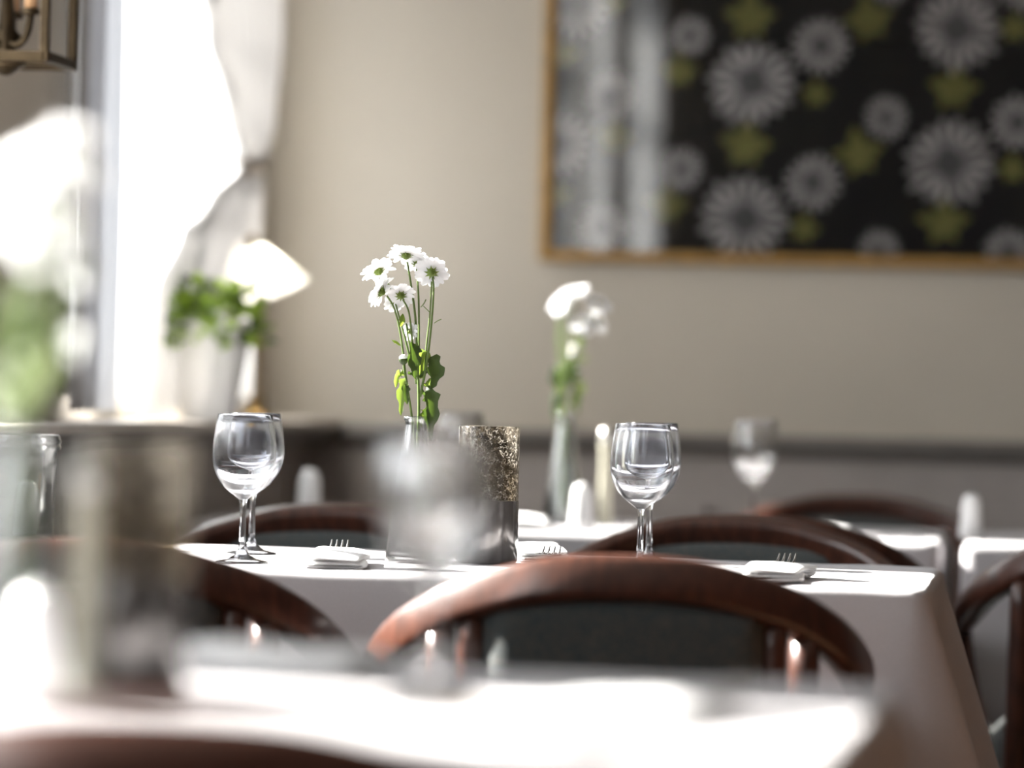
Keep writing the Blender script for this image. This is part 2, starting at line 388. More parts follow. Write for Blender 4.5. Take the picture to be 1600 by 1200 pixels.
curtain('side_curtain', 'narrow white curtain hanging at the near edge of the bright window', lambda v: (5.63, 5.93), 3, 60, 12, 0.014, M['near_curtain'])
# a thin sheer between the two
mt, nt, b, out = nodes('sheer_voile'); nt.nodes.remove(b)
t1 = nt.nodes.new('ShaderNodeBsdfTransparent'); t1.inputs[0].default_value = (1, 1, 1, 1)
t2 = nt.nodes.new('ShaderNodeBsdfTranslucent'); t2.inputs[0].default_value = (0.95, 0.95, 0.95, 1)
mx = nt.nodes.new('ShaderNodeMixShader'); mx.inputs[0].default_value = 0.15
nt.links.new(t1.outputs[0], mx.inputs[1]); nt.links.new(t2.outputs[0], mx.inputs[2]); nt.links.new(mx.outputs[0], out.inputs[0])
M['sheer'] = mt
sh = thing('sheer_curtain', 'thin see-through white sheer across the window, behind the tied curtain', 'curtain', (LW - 0.02, 6.5, LZ + 0.06))
MB().grid(lambda u, v: (0.012 * sin(u * 15 * 2 * pi) + 0.006 * sin(u * 41), 5.80 + u * 1.24 - 6.5, v * 1.42), 180, 6).build('panel', M['sheer'], sh)
for (y0, y1), lb in (((2.03, 2.45), 'white sheer curtain on the side window reflected at the left edge of the picture glass'), (WINS[3], 'white sheer curtain on the side window reflected as a bright strip in the picture glass')):
    s2 = thing('sheer_curtain', lb, 'curtain', (LW + 0.045, (y0 + y1) / 2, LZ + 0.012))
    MB().grid(lambda u, v: (0.016 * sin(u * 9 * 2 * pi), (u - 0.5) * (y1 - y0 + 0.06), v * 1.55), 110, 4).build('panel', M['sheer'], s2)
# ------------------------------------------------------------------ framed floral picture on the back wall
pc0 = spot_wall(844, 408, BW); PX0, PZ0 = pc0.x, pc0.z
PX1, PZ1 = PX0 + 1.60, PZ0 + 0.98
pic = thing('framed_picture', 'large gold framed picture of white dahlias and olive leaves on black', 'picture', (PX0, BW, PZ0))
W_, H_ = PX1 - PX0, PZ1 - PZ0
fw_ = 0.021
for lo, hi in (((0, -0.03, 0), (W_, -0.004, fw_)), ((0, -0.03, H_ - fw_), (W_, -0.004, H_)), ((0, -0.03, fw_), (fw_, -0.004, H_ - fw_)), ((W_ - fw_, -0.03, fw_), (W_, -0.004, H_ - fw_))):
    MB().box(lo, hi, bev=0.004).build('frame_rail', M['gold'], pic, smooth=False)
pr = MB(); pr.box((fw_ * 0.6, -0.008, fw_ * 0.6), (W_ - fw_ * 0.6, -0.003, H_ - fw_ * 0.6))
U0, U1, V0, V1 = fw_ + 0.001, W_ - fw_ - 0.001, fw_ + 0.001, H_ - fw_ - 0.001
def clip(poly):
    for ax, lim, sg in ((0, U0, 1), (0, U1, -1), (1, V0, 1), (1, V1, -1)):
        outp = []
        for i in range(len(poly)):
            a, c = poly[i], poly[(i + 1) % len(poly)]
            da, dc = (a[ax] - lim) * sg, (c[ax] - lim) * sg
            if da >= 0: outp.append(a)
            if da * dc < 0:
                t = da / (da - dc); outp.append((a[0] + (c[0] - a[0]) * t, a[1] + (c[1] - a[1]) * t))
        poly = outp
        if not poly: return []
    return poly
def flat(poly, depth, k):
    poly = clip(poly)
    if len(poly) >= 3: pr.add([(u, -0.008 - depth, v) for u, v in poly], [tuple(range(len(poly)))], k)
def pflower(u, v, r, ph):
    for layer, (n, r0, r1, wd_) in enumerate(((16, 0.30, 1.06, 0.088), (12, 0.22, 0.68, 0.085))):
        for i in range(n):
            a = ph + 2 * pi * (i + 0.5 * layer) / n + random.uniform(-0.03, 0.03); rr = r1 * random.uniform(0.9, 1.05)
            sh_ = [(r0, 0), ((r0 + rr) * 0.5, -wd_), (rr * 0.85, -wd_ * 0.8), (rr, 0), (rr * 0.85, wd_ * 0.8), ((r0 + rr) * 0.5, wd_)]
            flat([(u + r * (p * cos(a) - q * sin(a)), v + r * (p * sin(a) + q * cos(a))) for p, q in sh_], 0.0004 + 0.0003 * layer + i * 1e-6, 1 if (layer == 0) else 2)
    flat([(u + r * 0.33 * cos(2 * pi * i / 14), v + r * 0.33 * sin(2 * pi * i / 14)) for i in range(14)], 0.0010, 3)
def pleaf(u, v, r, ph):
    for i, a in enumerate((pi / 2, pi * 0.93, pi * 0.05, -pi * 0.32, -pi * 0.68)):
        a += ph; rr = r * (1.0, 0.95, 0.95, 0.8, 0.85)[i]
        sh_ = [(-0.15, 0), (0.15, -0.24), (0.55, -0.27), (0.78, -0.12), (1, 0), (0.78, 0.12), (0.55, 0.27), (0.15, 0.24)]
        flat([(u + rr * (p * cos(a) - q * sin(a)), v + rr * (p * sin(a) + q * cos(a))) for p, q in sh_], 0.0002 + i * 1e-6, 4)
K = 7.15 / FPX
FLOWERS = [(1175, 130, 140), (1163, 342, 138), (1495, 45, 140), (1483, 255, 140), (872, 225, 110), (900, 8, 110), (1078, 57, 66), (1283, 72, 92), (1270, 285, 92), (1065, 265, 70), (1385, 185, 70),
           (1590, 192, 88), (952, 150, 84), (940, 356, 84), (1372, 392, 68), (1576, 395, 80), (1600, -25, 88), (1390, -25, 68), (1290, -140, 90), (1180, -90, 140)]
LEAVES = [(1172, 28, 96), (1062, 112, 70), (1275, 148, 56), (1358, 32, 90), (1490, 140, 92), (1165, 228, 96), (1042, 322, 80), (1256, 358, 60), (1342, 242, 92), (1474, 348, 96), (1582, 265, 60), (882, 85, 60), (958, 215, 76), (1586, 45, 60), (872, 305, 56), (955, 5, 60)]
def repeat(lst, gap):                                     # the print goes on in its repeat beyond the photo's edge
    res = list(lst)
    for ky in range(0, 4):
        for kx in range(0, 3):
            for (px, py, dm) in lst:
                q = (px + 640 * kx + 10 * ky, py - 212 * ky + 14 * kx, dm)
                if (q[0] > 1650 or q[1] < -70) and all(math.hypot(q[0] - r[0], q[1] - r[1]) > gap * (q[2] + r[2]) for r in res): res.append(q)
    return res
FL = repeat(FLOWERS, 0.5)
for (px, py, dm) in FL:
    p = spot_wall(px, py, BW); pflower(p.x - PX0, p.z - PZ0, dm * K / 2, random.random())
for (px, py, dm) in repeat(LEAVES, 0.5):
    p = spot_wall(px, py, BW); pleaf(p.x - PX0, p.z - PZ0, dm * K / 2, random.uniform(-0.25, 0.25))
pr.build('print', [M['print_black'], M['print_petal'], M['print_petal_dark'], M['print_centre'], M['print_leaf']], pic, smooth=False)
MB().box((fw_ * 0.7, -0.015, fw_ * 0.7), (W_ - fw_ * 0.7, -0.0125, H_ - fw_ * 0.7)).build('glass_pane', M['pic_glass'], pic, smooth=False)

# ------------------------------------------------------------------ chairs
RAILP = [(0, -0.262, 0.764), (0.075, -0.258, 0.760), (0.14, -0.240, 0.745), (0.187, -0.215, 0.729), (0.228, -0.180, 0.705), (0.253, -0.140, 0.683), (0.270, -0.09, 0.660),
         (0.279, -0.03, 0.641), (0.281, 0.03, 0.628), (0.279, 0.08, 0.610), (0.274, 0.110, 0.575), (0.270, 0.120, 0.50), (0.263, 0.127, 0.25), (0.256, 0.130, 0.0)]
RAILR = [0.0240] * 7 + [0.022, 0.020, 0.019, 0.018, 0.018, 0.017, 0.014]
def make_chair(label, loc, rz):
    t = thing('armchair', label, 'chair', loc, rz); t.scale = (0.945, 1, 1)
    pts = [(-x_, y_, z_) for (x_, y_, z_) in RAILP[:0:-1]] + RAILP
    rr = RAILR[:0:-1] + RAILR
    MB().tube(pts, rr, 20, 5, flat=(0.68, 1.0), sq=0.55).build('bent_rail', M['wood'], t)
    for s_ in (-1, 1):
        MB().tube([(s_ * 0.200, -0.206, 0.712), (s_ * 0.203, -0.212, 0.47), (s_ * 0.206, -0.225, 0.25), (s_ * 0.21, -0.25, 0.0)], [0.016, 0.019, 0.018, 0.014], 10, 4).build('back_leg', M['wood'], t)
        MB().tube([(s_ * 0.166, -0.229, 0.726), (s_ * 0.164, -0.232, 0.60), (s_ * 0.160, -0.226, 0.44)], 0.013, 8, 3, flat=(1.15, 0.8)).build('splat', M['wood'], t)
        MB().tube([(s_ * 0.280, 0.0, 0.632), (s_ * 0.262, 0.0, 0.53), (s_ * 0.235, 0.0, 0.44)], 0.012, 8, 3).build('arm_post', M['wood'], t)
    # upholstered back panel between the splats, bowed with the rail
    def face(sgn):
        def fn(u, v):
            x_ = (u - 0.5) * 0.305; z_ = 0.480 + v * 0.270
            ed = min(1, min(u, 1 - u) * 14) * min(1, min(v, 1 - v) * 14); bul = sin(ed * pi / 2)
            return (x_, -0.250 + 0.55 * x_ * x_ * 1.3 + sgn * (0.006 + 0.016 * bul), z_ - 0.55 * x_ * x_ * (1 if v > 0.5 else 0) * (v - 0.5) * 2)
        return fn
    p = MB(); p.grid(face(1), 18, 14); p.grid(face(-1), 18, 14)
    n = 19 * 15
    ring = [i for i in range(19)] + [j * 19 + 18 for j in range(1, 15)] + [14 * 19 + i for i in range(17, -1, -1)] + [j * 19 for j in range(13, 0, -1)]
    p.f += [(a, c, c + n, a + n) for a, c in zip(ring, ring[1:] + ring[:1])]; p.mi += [0] * len(ring)
    p.build('back_panel', M['fabric'], t, recalc=True)
    MB().tube([(-0.163, -0.230, 0.472), (0, -0.246, 0.468), (0.163, -0.230, 0.472)], 0.013, 8, 4).build('lower_rail', M['wood'], t)
    sf = MB(); sf.box((-0.245, -0.215, 0.375), (0.245, 0.130, 0.43), bev=0.012); sf.build('seat_frame', M['wood'], t, smooth=False)
    def cush(u, v):
        a = 2 * pi * u; ca, sa = cos(a), sin(a)
        ex = lambda w: math.copysign(abs(w) ** 0.45, w)
        r_ = (0.02, 0.6, 0.92, 1.0, 1.0, 0.97)[int(round(v * 5))]; z_ = (0.500, 0.498, 0.488, 0.470, 0.445, 0.430)[int(round(v * 5))]
        return (0.235 * r_ * ex(ca), -0.040 + 0.170 * r_ * ex(sa), z_)
    MB().grid(cush, 40, 5).build('seat_cushion', M['fabric'], t, merge=True)
    for s_ in (-1, 1):
        MB().tube([(s_ * 0.208, -0.232, 0.20), (s_ * 0.258, 0.128, 0.20)], 0.010, 8, 1).build('stretcher', M['wood'], t)
    MB().tube([(-0.232, 0.0, 0.20), (0.232, 0.0, 0.20)], 0.010, 8, 1).build('stretcher', M['wood'], t)
    return t
CH = [  # x, y, rotation, label
    (-0.462, 4.17, 0.13, 'mahogany armchair with curved rail at the near right seat of the focused table'),
    (-1.025, 4.17, 0.10, 'mahogany armchair at the near left seat of the focused table'),
    (-0.988, 5.09, pi + 0.06, 'mahogany armchair across the focused table, behind the left wine glasses'),
    (-0.422, 5.09, pi + 0.05, 'mahogany armchair across the focused table, behind the right wine glasses'),
    (-0.425, 5.68, 0.06, 'mahogany armchair at the rear table, its rail arching just above the far right chair'),
    (-1.000, 5.68, 0.05, 'mahogany armchair at the rear table, mostly hidden behind the smoked candle holder'),
    (-0.335, 6.55, pi, 'dark mahogany armchair beyond the rear table, against the panelled wall'),
    (0.143, 5.69, 0.05, 'mahogany armchair cut off by the right edge, sunlit orange along its arm'),
    (-0.950, 3.00, pi + 0.05, 'blurred mahogany armchair beyond the foreground table, behind the big dark candle holder'),
    (-0.455, 2.15, 0.06, 'very blurred mahogany armchair along the bottom edge, nearest the camera'),
]
chair0 = make_chair(CH[0][3], (CH[0][0], CH[0][1], 0), CH[0][2])
chair0['group'] = 'mahogany dining armchairs'
for (x_, y_, r_, lb) in CH[1:]: dup(chair0, (x_, y_, 0), r_, lb)

# ------------------------------------------------------------------ tables and their cloths
def make_table(label, cx, cy, hx, hy, rz=0.0):
    t = thing('dining_table', label, 'table', (cx, cy, 0), rz, 'dining tables under white cloths')
    MB().box((-hx + 0.004, -hy + 0.004, TZ - 0.03), (hx - 0.004, hy - 0.004, TZ - 0.002), bev=0.004).build('tabletop', M['table_wood'], t, smooth=False)
    for sx in (-1, 1):
        for sy in (-1, 1):
            MB().box((sx * (hx - 0.06) - 0.022, sy * (hy - 0.05) - 0.022, 0), (sx * (hx - 0.06) + 0.022, sy * (hy - 0.05) + 0.022, TZ - 0.03), bev=0.004).build('leg', M['table_wood'], t, smooth=False)
def make_cloth(label, cx, cy, hx, hy, rz=0.0, drop=0.40, seed=1, flare=(1, 1)):
    rnd = random.Random(seed); N = 40
    per = []
    cr = 0.022
    def side(p, q, n):
        for i in range(n):
            per.append((p[0] + (q[0] - p[0]) * i / n, p[1] + (q[1] - p[1]) * i / n))
    def arc(c, a0):
        for i in range(5): per.append((c[0] + cr * cos(a0 + pi / 2 * i / 5), c[1] + cr * sin(a0 + pi / 2 * i / 5)))
    side((-hx + cr, -hy), (hx - cr, -hy), 2 * N); arc((hx - cr, -hy + cr), -pi / 2)
    side((hx, -hy + cr), (hx, hy - cr), N); arc((hx - cr, hy - cr), 0)
    side((hx - cr, hy), (-hx + cr, hy), 2 * N); arc((-hx + cr, hy - cr), pi / 2)
    side((-hx, hy - cr), (-hx, -hy + cr), N); arc((-hx + cr, -hy + cr), pi)
    n = len(per); ph = [rnd.uniform(0, 6) for _ in range(4)]
    vs, fs = [(0, 0, 0)], []
    def nrm(x_, y_):
        ox = 0 if abs(x_) < hx - cr else (abs(x_) - hx + cr) / cr * math.copysign(1, x_); oy = 0 if abs(y_) < hy - cr else (abs(y_) - hy + cr) / cr * math.copysign(1, y_)
        l = math.hypot(ox, oy) or 1; return ox / l, oy / l
    rings = [('top', 0.6), ('top', 0.97)] + [('edge', a) for a in (0, 0.25, 0.5, 0.75, 1.0)] + [('drop', v / 12) for v in range(1, 13)]
    er = 0.013
    for kind, a in rings:
        for i, (x_, y_) in enumerate(per):
            nx, ny = nrm(x_, y_); wob = 0.0011 * sin(x_ * 37 + ph[0]) * sin(y_ * 31 + x_ * 9)
            if kind == 'top': vs.append(((x_ - nx * er) * a, (y_ - ny * er) * a, 0.0)); continue
            if kind == 'edge':
                an = a * pi / 2; o_ = -er + er * sin(an); z_ = -er + er * cos(an) + wob * 0.7
            else:
                z_ = -er - a * (drop - er); o_ = 0
            # excess cloth runs out into a cone at each corner and soft waves between
            dc = min(math.hypot(abs(x_) - hx, abs(y_) - hy), 1.0)
            v_ = a if kind == 'drop' else 0.0
            s_ = x_ if abs(ny) > 0.5 else y_
            cone = math.exp(-(dc / 0.075) ** 2) * 0.135 * v_ * flare[x_ > 0] - math.exp(-((dc - 0.17) / 0.07) ** 2) * 0.018 * v_
            wave = v_ * (0.010 * sin(s_ * 11 + ph[1]) + 0.006 * sin(s_ * 23 + ph[2])) * (1 - math.exp(-(dc / 0.15) ** 2)) + 0.006 * v_
            o_ += cone + wave
            vs.append((x_ + nx * o_, y_ + ny * (o_ - 0.72 * max(cone, 0)), z_))
    for i in range(n): fs.append((0, 1 + i, 1 + (i + 1) % n))
    for r in range(len(rings) - 1):
        for i in range(n):
            j = (i + 1) % n; fs.append((1 + r * n + i, 1 + (r + 1) * n + i, 1 + (r + 1) * n + j, 1 + r * n + j))
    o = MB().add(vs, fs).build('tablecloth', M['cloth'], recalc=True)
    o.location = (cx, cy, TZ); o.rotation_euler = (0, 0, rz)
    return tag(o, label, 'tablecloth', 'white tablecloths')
TB = [(-0.735, 4.65, 0.60, 0.30, 0.0, 'table in focus, dressed with white cloth, two pairs of glasses and a vase', 'sharp white tablecloth hanging in a corner fold at the focused table'),
      (-0.715, 2.55, 0.60, 0.30, radians(-2), 'foreground table, blurred, under a white cloth', 'blurred white tablecloth on the foreground table'),
      (-0.765, 6.12, 0.60, 0.30, 0.0, 'rear table by the panelled wall, behind the focused one', 'white tablecloth on the rear table under the small vase'),
      (0.475, 6.12, 0.60, 0.30, 0.0, 'rear right table joined to the rear table, behind the orange lit chair', 'white tablecloth on the rear right table, beside the upright shaker')]
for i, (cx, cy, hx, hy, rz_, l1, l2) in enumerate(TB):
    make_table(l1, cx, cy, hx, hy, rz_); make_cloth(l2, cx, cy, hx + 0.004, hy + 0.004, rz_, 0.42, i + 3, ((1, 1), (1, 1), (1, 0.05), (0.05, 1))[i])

# ------------------------------------------------------------------ tableware
def make_glass(label, loc, group):
    t = thing('wine_glass', label, 'wine glass', loc, 0, group); t.scale = (1.0, 1.0, 1.025)
    foot = [(0, 0), (0.0305, 0), (0.0318, 0.0012), (0.0305, 0.0026), (0.018, 0.0052), (0.0085, 0.0100), (0.0050, 0.0170), (0.0040, 0.0250)]
    stem = [(0.0040, 0.0250), (0.0037, 0.035), (0.0037, 0.050), (0.0037, 0.064), (0.0041, 0.0700), (0.0052, 0.0740)]
    bowl = [(0.0052, 0.0740), (0.0095, 0.0772), (0.0155, 0.0812), (0.0225, 0.0870), (0.0290, 0.0950), (0.0335, 0.1030), (0.0362, 0.1110), (0.0377, 0.1200), (0.0379, 0.1260), (0.0374, 0.1370), (0.0360, 0.1500), (0.0341, 0.1620), (0.0324, 0.1715),
            (0.0320, 0.1722), (0.0314, 0.1722), (0.0311, 0.1715), (0.0329, 0.1620), (0.0348, 0.1500), (0.0362, 0.1370), (0.0367, 0.1260), (0.0364, 0.1200), (0.0347, 0.1120), (0.0315, 0.1045), (0.0265, 0.0975), (0.0195, 0.0915), (0.0110, 0.0878), (0.0050, 0.0866), (0, 0.0864)]
    for nm, pr_ in (('foot', foot), ('stem', stem), ('bowl', bowl)): MB().lathe(pr_, 48).build(nm, M['foot_glass' if nm == 'foot' else 'glass'], t)
    return t
OFF = {'f': (0, 0), 'fg': (0.075, -2.10), 'bg': (0.0, 1.47)}
GP = {'al': (-0.945, 4.46), 'bl': (-0.986, 4.71), 'ar': (-0.479, 4.53), 'br': (-0.494, 4.777)}
g0 = make_glass('empty wine glass at the left of the focused table, front one of the overlapping pair', (*GP['al'], TZ), 'wine glasses on the set tables')
def gl(key, row, label, dx=0, dy=0):
    r = dup(g0, (GP[key][0] + OFF[row][0] + dx, GP[key][1] + OFF[row][1] + dy, TZ), random.uniform(0, 6), label)
    if row != 'f':                                        # out of focus: the thin-walled glass, so the sun reaches the inside of the bowl
        for c in r.children: c.material_slots[0].link = 'OBJECT'; c.material_slots[0].material = M['thin_glass']
gl('bl', 'f', 'empty wine glass at the left of the focused table, rear one of the overlapping pair')
gl('ar', 'f', 'empty wine glass right of the candle holder, front one of the overlapping pair')
gl('br', 'f', 'empty wine glass right of the candle holder, rear one of the overlapping pair')
gl('ar', 'fg', 'large blurred wine glass with round light spots on the foreground table', -0.004, 0.115)
gl('ar', 'bg', 'softly blurred wine glass on the rear table, in front of the dark wall rail', 0.02, 0.02)
gl('al', 'bg', 'faint blurred wine glass on the rear table, just left of the candle holder top', 0.03, 0.02)

def make_vase(label, loc):
    t = thing('bud_vase', label, 'vase', loc, 0, 'clear glass bud vases'); t.scale = (1, 1, 1.045)
    pr_ = [(0, 0), (0.032, 0), (0.0340, 0.002), (0.0338, 0.006), (0.0300, 0.035), (0.0250, 0.075), (0.0195, 0.115), (0.0150, 0.148), (0.0135, 0.160), (0.0134, 0.164), (0.0152, 0.1665), (0.0152, 0.1690), (0.0136, 0.1704),
           (0.0118, 0.1695), (0.0112, 0.160), (0.0128, 0.147), (0.0172, 0.115), (0.0226, 0.075), (0.0276, 0.035), (0.0308, 0.010), (0.0280, 0.0065), (0, 0.006)]
    MB().lathe(pr_, 40).build('bottle', M['vase_glass'], t)
    wt = [(0, 0.0066), (0.0275, 0.0070), (0.0302, 0.0105), (0.0271, 0.035), (0.0221, 0.075), (0.0188, 0.100), (0.0180, 0.1003), (0, 0.1000)]
    MB().lathe(wt, 32).build('water', M['water'], t)
    return t
VF = (-0.766, 4.617)
v0 = make_vase('clear glass bud vase in focus, holding white chrysanthemums', (*VF, TZ))
VFG = (-0.766 + OFF['fg'][0] + 0.005, 4.617 + OFF['fg'][1]); VBG = (-0.775, 6.14)
dup(v0, (*VFG, TZ), 0, 'blurred bud vase at the left edge of the foreground table')
dup(v0, (*VBG, TZ), 0, 'softly blurred bud vase on the rear table before the beige wall')

def make_candle(label, loc):
    t = thing('candle_holder', label, 'candle holder', loc, 0, 'smoked glass candle holders')
    R_, H = 0.0375, 0.168
    MB().lathe([(R_, 0.078), (R_, 0.10), (R_, 0.13), (R_, H - 0.001), (R_ - 0.0008, H), (R_ - 0.0022, H), (R_ - 0.003, H - 0.001), (R_ - 0.003, 0.13), (R_ - 0.003, 0.10), (R_ - 0.003, 0.078)], 64).build('crackled_sleeve', M['crackle'], t)
    MB().lathe([(0, 0), (R_ - 0.004, 0), (R_ - 0.001, 0.0015), (R_ + 0.0006, 0.004), (R_ + 0.0006, 0.0765), (R_ - 0.0002, 0.0782), (R_ - 0.003, 0.0782), (R_ - 0.003, 0.006), (0, 0.006)], 64).build('base_cup', M['gunmetal'], t)
    MB().lathe([(0, 0.006), (0.019, 0.006), (0.019, 0.03), (0.0185, 0.0305), (0, 0.0305)], 24).build('candle', M['ceramic'], t)
    return t
c0 = make_candle('smoked glass candle holder in focus, crackled above and smooth below', (-0.681, 4.655, TZ))
dup(c0, (-0.681 + OFF['fg'][0] - 0.010, 4.655 + OFF['fg'][1], TZ), 0.7, 'large dark blurred candle holder on the foreground table')

def make_shaker(label, loc):
    t = thing('salt_shaker', label, 'shaker', loc, 0, 'white ceramic shakers')
    MB().lathe([(0, 0), (0.017, 0), (0.0190, 0.002), (0.0190, 0.010), (0.0165, 0.035), (0.0158, 0.050), (0.0150, 0.058), (0.0120, 0.066), (0.0070, 0.0705), (0, 0.072)], 28).build('body', M['ceramic'], t)
    for i in range(4):
        a = i * pi / 2 + 0.5; r_ = 0.0075
        MB().lathe([(0, 0.0006), (0.0012, 0.0006), (0.0012, -0.001), (0, -0.001)], 8, (r_ * cos(a), r_ * sin(a), 0.0704)).build('hole', M['hole'], t)
    return t
s0 = make_shaker('white ceramic shaker standing alone on the rear right table', (*spot(1517, 800, 5.98).xy, TZ))
def at_table(px, d):
    p = spot(px, 600 + (17 + 1242 / d), d); return (p.x, p.y, TZ)
dup(s0, at_table(908, 6.02), 0.3, 'sunlit white shaker in front of the rear vase')
dup(s0, at_table(482, 6.28), 0.9, 'pale blurred shaker on the rear table, right of the left wine glasses', scale=1.1)
dup(s0, (VFG[0] + 0.028, VFG[1] - 0.055, TZ), 0.9, 'blown out white shaker in front of the foreground vase')

def make_mill(label, loc):
    t = thing('pepper_mill', label, 'pepper mill', loc, 0, 'slim pale pepper mills')
    MB().lathe([(0, 0), (0.0115, 0), (0.0125, 0.0015), (0.0120, 0.012), (0.0105, 0.030), (0.0105, 0.115), (0.0118, 0.125), (0.0118, 0.132), (0.0098, 0.134)], 24).build('body', M['mill'], t)
    MB().lathe([(0.0098, 0.134), (0.0118, 0.136), (0.0118, 0.148), (0.0090, 0.156), (0.0040, 0.158), (0, 0.158)], 24).build('cap', M['satin_steel'], t)
    return t
ml0 = make_mill('slim pale pepper mill beside the rear vase', at_table(944, 6.20))
dup(ml0, at_table(128, 2.58), 0, 'blurred slim pale pepper mill between the foreground vase and dark candle holder')

# napkins rolled round a fork
def napkin_mesh(seed):
    rnd = random.Random(seed); L = 0.19; p1, p2, p3 = (rnd.uniform(0, 6) for _ in range(3))
    b_ = MB()
    ex = lambda w, e_: math.copysign(abs(w) ** e_, w)
    def turn(hw_, hh_, x0, zc, tilt_, ph):                # one folded turn: a soft flat roll with rounded ends
        def fn(u, v):
            a = 2 * pi * u; q = (v - 0.5) * 2; en = max(0.02, 1 - abs(q) ** 7) ** 0.5
            x_ = ex(cos(a), 0.6) * hw_ * (0.93 + 0.07 * en) * (1 + 0.05 * sin(v * 6 + ph))
            z_ = ex(sin(a), 0.75) * hh_ * en * (1 + 0.16 * sin(v * 9 + ph) + 0.10 * sin(x_ * 160 + v * 8 + p2))
            return (x0 + x_ + 0.003 * sin(v * 5 + ph), q * L / 2 * (1 + 0.015 * cos(a + ph)), max(0, zc + z_ + tilt_ * x_ + 0.0012 * sin(v * 11 + p3)))
        b_.grid(fn, 28, 30)
        n = 29
    turn(0.037, 0.0054, 0, 0.0053, 0.0, p1)
    turn(0.033, 0.0046, 0.003, 0.0134, -0.05, p2)
    return b_
def napkin(label, x_, y_, rz_, seed):
    t = napkin_mesh(seed).build('napkin', M['napkin']); t.location = (x_, y_, TZ + 0.0004); t.rotation_euler = (0, 0, rz_)
    return tag(t, label, 'napkin', 'rolled white napkins')
def make_fork(label, loc, rz_):
    t = thing('fork', label, 'fork', loc, rz_, 'forks in the napkins')
    MB().tube([(0, -0.085, 0.0), (0, -0.04, 0.001), (0, 0.03, 0.004), (0, 0.055, 0.006)], [0.0085, 0.007, 0.0036, 0.004], 8, 4, flat=(1, 0.28)).build('handle', M['steel'], t)
    def hd(u, v): return ((u - 0.5) * 0.024 * (0.35 + 0.65 * min(1, v * 2.2)), 0.052 + v * 0.022, 0.0062 + 0.001 * v + 0.002 * (2 * u - 1) ** 2)
    h_ = MB(); h_.grid(hd, 8, 6); h_ = h_.build('head', M['steel'], t); sm = h_.modifiers.new('thickness', 'SOLIDIFY'); sm.thickness = 0.0018
    for i in range(4):
        x_ = (i - 1.5) * 0.0068
        MB().tube([(x_, 0.072, 0.0072), (x_, 0.090, 0.0085), (x_ * 0.98, 0.108, 0.0120), (x_ * 0.96, 0.122, 0.0180)], [0.0017, 0.0016, 0.0014, 0.0009], 6, 3).build('tine', M['steel'], t)
    return t
def setting(i, x_, y_, rz_, l1, l2, fork=None, lift=0.0065):
    napkin(l1, x_, y_, rz_, i)
    q = Vector((-0.006, 0.045)); q.rotate(Matrix.Rotation(rz_, 2))
    if fork is None: return make_fork(l2, (x_ + q.x, y_ + q.y, TZ + lift), rz_)
    return dup(fork, (x_ + q.x, y_ + q.y, TZ + lift), rz_, l2)
N1 = (-0.832, 4.46); N2 = (-0.635, 4.79); N3 = (-0.312, 4.455)
fk = setting(1, *N1, 0.12, 'rolled white napkin left of the focused vase', 'steel fork in the napkin left of the focused vase, tines up')
setting(2, N2[0], N2[1], pi + 0.2, 'rolled white napkin peeking out right of the focused candle holder', 'steel fork in the napkin right of the focused candle holder', fk, 0.0065)
setting(3, *N3, -0.05, 'rolled white napkin near the right corner of the focused table', 'steel fork in the napkin near the right corner of the focused table', fk)
setting(4, N3[0] + 0.05, N3[1] - 2.11, -0.5, 'large blurred white napkin on the right of the foreground table', 'blurred fork in the foreground napkin at right', fk)
setting(5, N2[0] + 0.07, N2[1] - 2.03, pi + 1.15, 'pale blurred napkin at the far edge of the foreground table', 'blurred fork in the napkin at the far edge of the foreground table', fk)
setting(6, N3[0] - 0.03, N3[1] + 1.47, 0.0, 'sunlit blurred napkin on the right of the rear table', 'blurred fork in the right napkin of the rear table', fk)
setting(7, N1[0] + 0.02, N1[1] + 1.47, 0.1, 'sunlit blurred napkin left of the rear vase', 'blurred fork in the napkin left of the rear vase', fk)

# glass jar with a shaker and toothpicks at the far left of the focused table
JX, JY = at_table(26, 4.86)[:2]
jar = thing('glass_jar', 'clear glass jar with ringed neck at the left edge, holding a shaker and toothpicks', 'jar', (JX, JY, TZ))
R_ = 0.046
jp = [(0, 0), (R_ - 0.001, 0), (R_ + 0.002, 0.002), (R_ + 0.002, 0.011), (R_ - 0.001, 0.013), (R_ - 0.0005, 0.05), (R_ + 0.001, 0.10), (R_ + 0.002, 0.121), (R_ + 0.006, 0.124), (R_ + 0.0065, 0.127), (R_ + 0.004, 0.1295), (R_ + 0.0065, 0.132), (R_ + 0.0065, 0.135),
      (R_ + 0.004, 0.1375), (R_ + 0.004, 0.141), (R_ + 0.002, 0.1425), (R_ + 0.0005, 0.141), (R_ - 0.0005, 0.12), (R_ - 0.0025, 0.05), (R_ - 0.003, 0.016), (R_ - 0.006, 0.0135), (0, 0.0125)]
MB().lathe(jp, 48).build('jar_body', M['jar_glass'], jar)
dup(s0, (JX + 0.014, JY - 0.012, TZ + 0.0135), 0.2, 'white ceramic shaker with tiny holes inside the glass jar', scale=1.0)
tp0 = None
